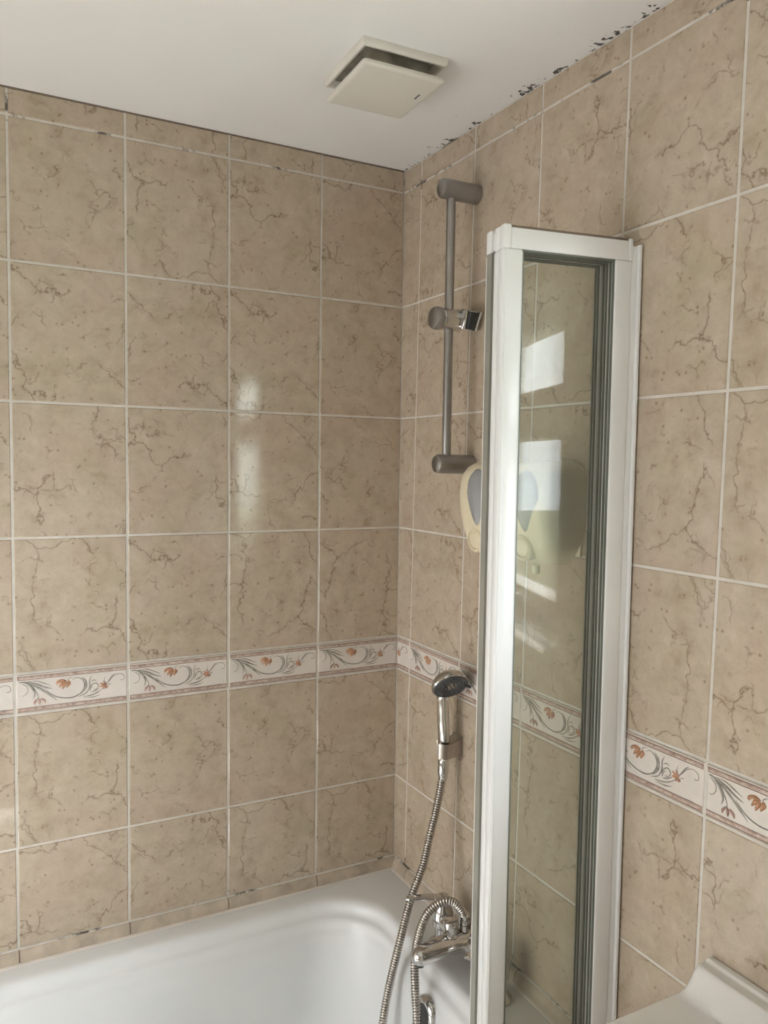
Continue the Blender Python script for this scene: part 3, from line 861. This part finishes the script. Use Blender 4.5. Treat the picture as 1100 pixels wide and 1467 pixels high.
def hose():
    P = [(HX, HY, .882), (-.0435, -.2665, .860), (-.055, -.268, .8093), (-.073, -.273, .758), (-.090, -.2784, .7075), (-.120, -.2828, .6462), (-.150, -.289, .5593), (-.170, -.2887, .4809),
         (-.185, -.2956, .4243), (-.197, -.306, .36), (-.205, -.325, .29), (-.207, -.352, .245), (-.204, -.380, .25), (-.192, -.396, .31), (-.178, -.398, .40), (-.168, -.394, .4833),
         (-.164, -.3804, .5357), (-.160, -.3695, .5812), (-.1555, -.370, .62), (-.1495, -.375, .6535), (-.1375, -.380, .6795), (-.1155, -.389, .6965), (-.095, -.395, .6935), (-.0795, -.400, .677), (-.0730, -.400, .662)]
    t = thing('shower_hose', 'ribbed chrome shower hose looping from the tap to the hand shower', 'hose', P[0])
    O = -Vector(P[0])
    pts = catmull([Vector(p) + O for p in P], .0012)
    prof = (.0058, .0078, .0083, .0078)
    m = MB(); m.tube(pts, [prof[i % 4] for i in range(len(pts))], n=14)
    m.build('ribbed_tube', M_HOSE, t, smooth=60)
    e = MB(); e.lathe([(.0085, 0), (.0108, .0015), (.0108, .009), (.0105, .0095), (.0108, .010), (.0108, .0165), (.0085, .019)], M=Matrix.Translation(Vector((-.0725, -.400, .6495)) + O), n=28)
    e.build('hose_nut', M_CHROME, t)
    e = MB(); e.lathe([(.0080, -.006), (.0095, 0), (.0095, .008)], M=Matrix.Translation(Vector((HX, HY, .874)) + O), n=24)
    e.build('hose_cone', M_CHROME, t)
hose()

# ------------------------------------------------------------------ soap dispenser on the wall
def dispenser():
    y0, y1 = -.612, -.343
    t = thing('soap_dispenser', 'cream twin-chamber wall dispenser with smoky windows, partly behind the glass screen', 'soap dispenser', (0, (y0 + y1) / 2, 1.34))
    O = Vector((0, -(y0 + y1) / 2, -1.34))
    W = (y1 - y0) / 2
    for k in range(2):
        yc = y0 + W * (k + .5)
        # profile over height: z, half width, depth
        P = [(1.508, .30, .10), (1.5065, .46, .40), (1.502, .72, .66), (1.494, .88, .82), (1.482, .96, .92), (1.465, 1.0, .98), (1.445, 1.0, 1.0), (1.425, 1.0, .985), (1.405, .985, .95),
             (1.385, .95, .90), (1.370, .90, .85), (1.361, .84, .81), (1.352, .72, .72), (1.344, .58, .60), (1.338, .44, .42), (1.335, .30, .20)]
        rings = []
        for z, w, d in P:
            hw = W / 2 * w * .995; dd = .086 * d
            ring = []
            n = 28
            for i in range(n + 1):
                a = math.pi * i / n
                c, s = math.cos(a), math.sin(a)
                e = 2 / 3.4
                ring.append(Vector((-dd * abs(s) ** e - .0005, yc + hw * (1 if c > 0 else -1) * abs(c) ** e, z)) + O)
            rings.append(ring)
        m = MB(); m.loft(rings)
        ch = m.build('chamber', M_CREAM, t, smooth=50)
        # bulging smoky window on the front
        rings = []
        for f in (1.0, .9, .7, .4, .05):
            ring = []
            for i in range(32):
                a = 2 * math.pi * i / 32
                vz = math.sin(a)
                wid = .031 * (1 if vz > 0 else (1 + .55 * vz))
                zz = 1.446 + (.045 if vz > 0 else .055) * vz * f
                ring.append(Vector((-.0800 - .0105 * math.sqrt(max(0, 1 - f * f)), yc - .013 + wid * math.cos(a) * f, zz)) + O)
            rings.append(ring)
        w = MB(); w.loft(rings, cap0=False)
        wo = w.build('level_window', M_GREYWIN, ch); wo['label'] = 'smoky grey level window'
        b = MB(); M = frame_to(Vector((-.060, yc, 1.366)) + O, (-1, 0, -.12), (0, 1, 0))
        b.lathe([(.0230, 0), (.0230, .014), (.0205, .0175), (.0180, .0175), (.0165, .0135), (.0155, .0125), (.0150, .0155), (.012, .0175), (.004, .0185)], M=M, n=40)
        b.build('push_button', M_CREAM, ch)
        q = MB(); q.lathe([(.006, -.014), (.007, 0)], M=Matrix.Translation(Vector((-.045, yc, 1.334)) + O), n=16)
        q.build('nozzle', M_CREAM, ch)
    m = MB(); m.box(Vector((-.006, y0 + .006, 1.352)) + O, Vector((-.0005, y1 - .006, 1.498)) + O, bev=.002)
    m.build('back_plate', M_CREAM, t)
dispenser()

# ------------------------------------------------------------------ folding bath screen
def bath_screen():
    TH = math.radians(10)
    Z0, Z1 = .570, 1.828
    t = thing('bath_screen', 'folded bath screen with white frames and clear glass at the right wall', 'bath screen', (-.002, -.712, .558), -TH)
    def z(v): return v - .558
    UL, UR, WL, WR, HT = -.2225, -.0145, .0315, .0285, .031
    TK = .0145
    for k, (y, ul) in enumerate(((0.0, UL), (.0165, UL), (.0385, UL - .0018))):
        f = MB()
        f.box((ul, y, z(Z0)), (ul + WL, y + TK, z(Z1 - HT)), bev=.004, seg=3)
        f.box((UR - WR, y, z(Z0)), (UR, y + TK, z(Z1 - HT)), bev=.003, seg=3)
        f.box((ul + .0125, y + .0006, z(Z1 - HT)), (UR - .001, y + TK - .0006, z(Z1) - .0025), bev=.0015)
        f.box((ul + .012, y + .0006, z(Z0)), (UR - .002, y + TK - .0006, z(Z0 + .034)), bev=.0015)
        f.box((ul + .0035, y + .002, z(Z0)), (ul + .0055, y - .0008, z(Z1 - HT)), bev=.0007)
        p = f.build('panel_frame', M_FRAME, t)
        c = MB()
        c.box((ul + .0008, y - .0004, z(Z1 - HT) - .0005), (ul + .0128, y + TK + .0002, z(Z1) + .0018), bev=.003, seg=3)
        c.build('corner_cap', M_FRAME, p)
        c = MB()
        c.box((UR - .0060, y - .0004, z(Z1 - HT) - .0005), (UR + .0006, y + TK + .0002, z(Z1) + .0012), bev=.002)
        c.build('corner_cap', M_FRAME, p)
        s = MB(); s.box((ul + .0128, y + .003, z(Z1) - .0028), (UR - .006, y + TK - .003, z(Z1) + .0012))  # thin brown-grey strip along the top rail
        s.build('top_strip', M_STRIP, p)
        g = MB(); gy = y + TK / 2
        g.box((ul + WL - .006, gy - .002, z(Z0 + .028)), (UR - WR + .006, gy + .002, z(Z1 - HT + .006)))
        g.build('glass_pane', M_SCREEN, p, smooth=0)
        q = MB(); a, b, c0, c1 = ul + WL, UR - WR, z(Z0 + .034), z(Z1 - HT)
        for yy in (gy - .0052, gy + .0022):
            q.box((a - .001, yy, c0), (a + .0018, yy + .003, c1)); q.box((b - .0022, yy, c0), (b + .001, yy + .003, c1))
            q.box((a, yy, c1 - .0022), (b, yy + .003, c1 + .001)); q.box((a, yy, c0 - .001), (b, yy + .003, c0 + .002))
        q.build('gasket', M_GASKET, p, smooth=0)
    h = MB()
    h.box((UL + .004, .0135, z(Z0 + .004)), (UL + .014, .0175, z(Z1 - .012)))
    h.box((UL - .0022, .0312, z(Z0 + .004)), (UL + .006, .0465, z(Z1 - HT - .0006)))
    h.box((UL + .004, .0312, z(Z1 - HT)), (UL + .012, .0384, z(Z1 - .003)))
    h.build('hinge_seal', M_GROOVE, t, smooth=0)
    hc = MB(); hc.box((UL + .0018, .0305, z(Z1 - .028)), (UL + .012, .0375, z(Z1 - .004)), bev=.002)
    hc.build('hinge_cap', M_FRAME, t)
    h2 = MB(); h2.box((UR - .004, .0135, z(Z0 + .004)), (UR - .014, .0175, z(Z1 - .012)))
    h2.box((UR - .005, .030, z(Z0 + .004)), (UR - .016, .0395, z(Z1 - .012)))
    h2.build('hinge_seal', M_GASKET, t, smooth=0)
    w = MB()
    w.box((-.0150, .001, z(.5600)), (-.0045, .020, z(1.819)), bev=.002)
    w.box((-.0058, -.0045, z(.5600)), (-.0012, .026, z(1.8205)), bev=.0012)
    w.build('wall_profile', M_FRAME, t)
    b = MB()
    b.box((UL + .006, .001, z(.5582)), (UR - .004, .013, z(Z0 + .001)), bev=.001)
    b.box((UL + .008, .018, z(.5582)), (UR - .004, .030, z(Z0 + .001)), bev=.001)
    b.box((UL + .008, .040, z(.5582)), (UR - .004, .051, z(Z0 + .001)), bev=.001)
    b.build('bottom_seal', M_GROOVE, t)
bath_screen()

# ------------------------------------------------------------------ extractor fan cover on the ceiling
def fan():
    cx, cy = -.2550, -.3805
    t = thing('extractor_fan', 'square off-white extractor vent with drop-down cover plate on the ceiling', 'extractor fan', (cx, cy, CEIL), math.radians(-1.9))
    hx, hy = .0755, .0805
    m = MB()
    zs = ((0.0005, 0.0), (-.004, 0.0), (-.0095, .0008), (-.0120, .003))
    rings = [rrect(-hx + o, hx - o, -hy + o, hy - o, .003, z, 4) for z, o in zs]
    rings += [rrect(-hx + o, hx - o, -hy + o, hy - o, .003, z, 4) for z, o in ((-.0120, .0060), (-.0105, .0080), (-.003, .0145))]
    m.loft(rings, cap0=False, cap1=False)
    m.build('housing', M_FAN, t)
    i = MB(); i.box((-hx + .004, -hy + .004, -.0035), (hx - .004, hy - .004, -.0005))
    i.box((-.052, -.056, -.026), (.052, .056, -.002), bev=.004)
    i.build('vent_interior', M_FANDARK, t)
    c = MB()
    rings = [rrect(-hx + o, hx - o, -hy + o, hy - o, .006, z, 5) for z, o in ((-.0295, .0065), (-.0300, .0042), (-.0320, .0030), (-.0350, .0032), (-.0372, .0055), (-.0378, .010))]
    c.loft(rings)
    co = c.build('cover_plate', M_FAN, t)
    l = MB(); l.box((hx - .0225, -.011 - .012, -.0386), (hx - .0205, .006 - .012, -.0375))
    l.build('maker_mark', M_LOGO, co)
fan()

# ------------------------------------------------------------------ basin on the right wall under the window
def basin():
    y0, y1, xf = -1.42, -.8665, -.40
    t = thing('wash_basin', 'white ceramic wash basin with raised back ledge below the window', 'basin', (0, (y0 + y1) / 2, 0))
    O = Vector((0, -(y0 + y1) / 2, 0))
    cx, cy = -.19, (y0 + y1) / 2
    rr = [.014, .13, .13, .014]
    def sm(a, b, x):
        k = max(0, min(1, (x - a) / (b - a))); return k * k * (3 - 2 * k)
    def top(x, y):
        edge = min(y1 - y, y - y0)
        ridge = .0405 * sm(-.050, -.030, x) * sm(-.001, .017, edge)
        ridge += .0035 * sm(-.016, -.012, x) * sm(.004, .014, edge)
        r = math.hypot((x + .235) / .135, (y - cy) / .20)
        bowl = -.12 * (1 - sm(.2, 1.0, r))
        return .8005 + ridge + bowl
    base = rrect(xf, -.0005, y0, y1, rr, 0, 16)
    dense = []
    for i in range(len(base)):
        a, b = base[i], base[(i + 1) % len(base)]
        k = max(1, int((b - a).length / .006))
        for j in range(k): dense.append(a.lerp(b, j / k))
    def ring(s, z=None, dz=0):
        out = []
        for p in dense:
            x, y = cx + (p.x - cx) * s, cy + (p.y - cy) * s
            if p.x > -.002: x = -.0005 if z is not None or s > .995 else x
            out.append(Vector((x, y, (top(x, y) + dz) if z is None else z)) + O)
        return out
    rings = [ring(.55, .66), ring(.80, .70), ring(.94, .74), ring(.992, .775), ring(1.0, .788)]
    rings.append(ring(.9995, None, -.006)); rings.append(ring(.993, None, -.0015)); rings.append(ring(.985, None, 0))
    s = .975
    while s > .02:
        rings.append(ring(s)); s -= .006
    m = MB(); m.loft(rings)
    m.build('bowl', M_BASIN, t, smooth=60)
    p = MB()
    p.loft([[q + Vector((0, 0, 0)) for q in rrect(-.24, -.04, -.09, .09, .06, z)] if False else rrect(-.24 + o, -.0005, -.095 + o, .095 - o, [.01, .06, .06, .01], z) for z, o in ((0, .0), (.03, .0), (.06, .02), (.4, .03), (.62, .01), (.69, -.02))])
    p.build('pedestal', M_BASIN, t)
    for sgn in (1, -1):
        k = MB(); M = Matrix.Translation(Vector((-.075, cy + .1 * sgn, .799)) + O)
        k.lathe([(.020, 0), (.020, .004), (.012, .008), (.011, .03), (.019, .038), (.021, .06), (.015, .068), (.003, .07)], M=M, n=24)
        k.tube([M @ Vector((0, 0, .025)), M @ Vector((-.04, 0, .035)), M @ Vector((-.075, 0, .028)), M @ Vector((-.082, 0, .014))], [.010, .0095, .0085, .008])
        k.build('pillar_tap', M_CHROME, t)
    w = MB(); w.lathe([(.022, 0), (.022, .003), (.014, .004), (.003, .002)], M=Matrix.Translation(Vector((-.235, cy, .681)) + O), n=24)
    w.build('waste', M_CHROME, t)
basin()

# ------------------------------------------------------------------ garden outside, seen only as a reflection
mb = MB(); mb.box((.6, -30, -.40), (60, 40, -.30)); struct(mb.build('garden_lawn', M_LAWN))
def hedge(name, loc, size, label, seed):
    bm = bmesh.new(); bmesh.ops.create_icosphere(bm, subdivisions=4, radius=1)
    for v in bm.verts:
        p = v.co.copy()
        k = 1 + .18 * noise.noise(p * 2.2 + Vector((seed, 0, 0))) + .10 * noise.noise(p * 7 + Vector((0, seed, 0)))
        v.co = Vector((p.x * size[0], p.y * size[1], (p.z * .5 + .5) * size[2])) * k
    me = bpy.data.meshes.new(name); bm.to_mesh(me); bm.free(); me.materials.append(M_HEDGE); me.shade_smooth()
    o = bpy.data.objects.new(name, me); COL.objects.link(o); o.location = loc
    o['label'] = label; o['category'] = 'shrub'
hedge('garden_shrub', (11.0, -1.0, -.33), (1.6, 2.6, 2.1), 'low rounded green shrub on the lawn outside the window', 1)
hedge('garden_shrub', (16.0, 6.0, -.33), (2.2, 3.4, 3.2), 'tall dark green shrub on the lawn, further from the window', 5)
hedge('garden_shrub', (15.0, -8.0, -.33), (2.0, 4.2, 2.6), 'broad green shrub on the far side of the lawn outside the window', 9)
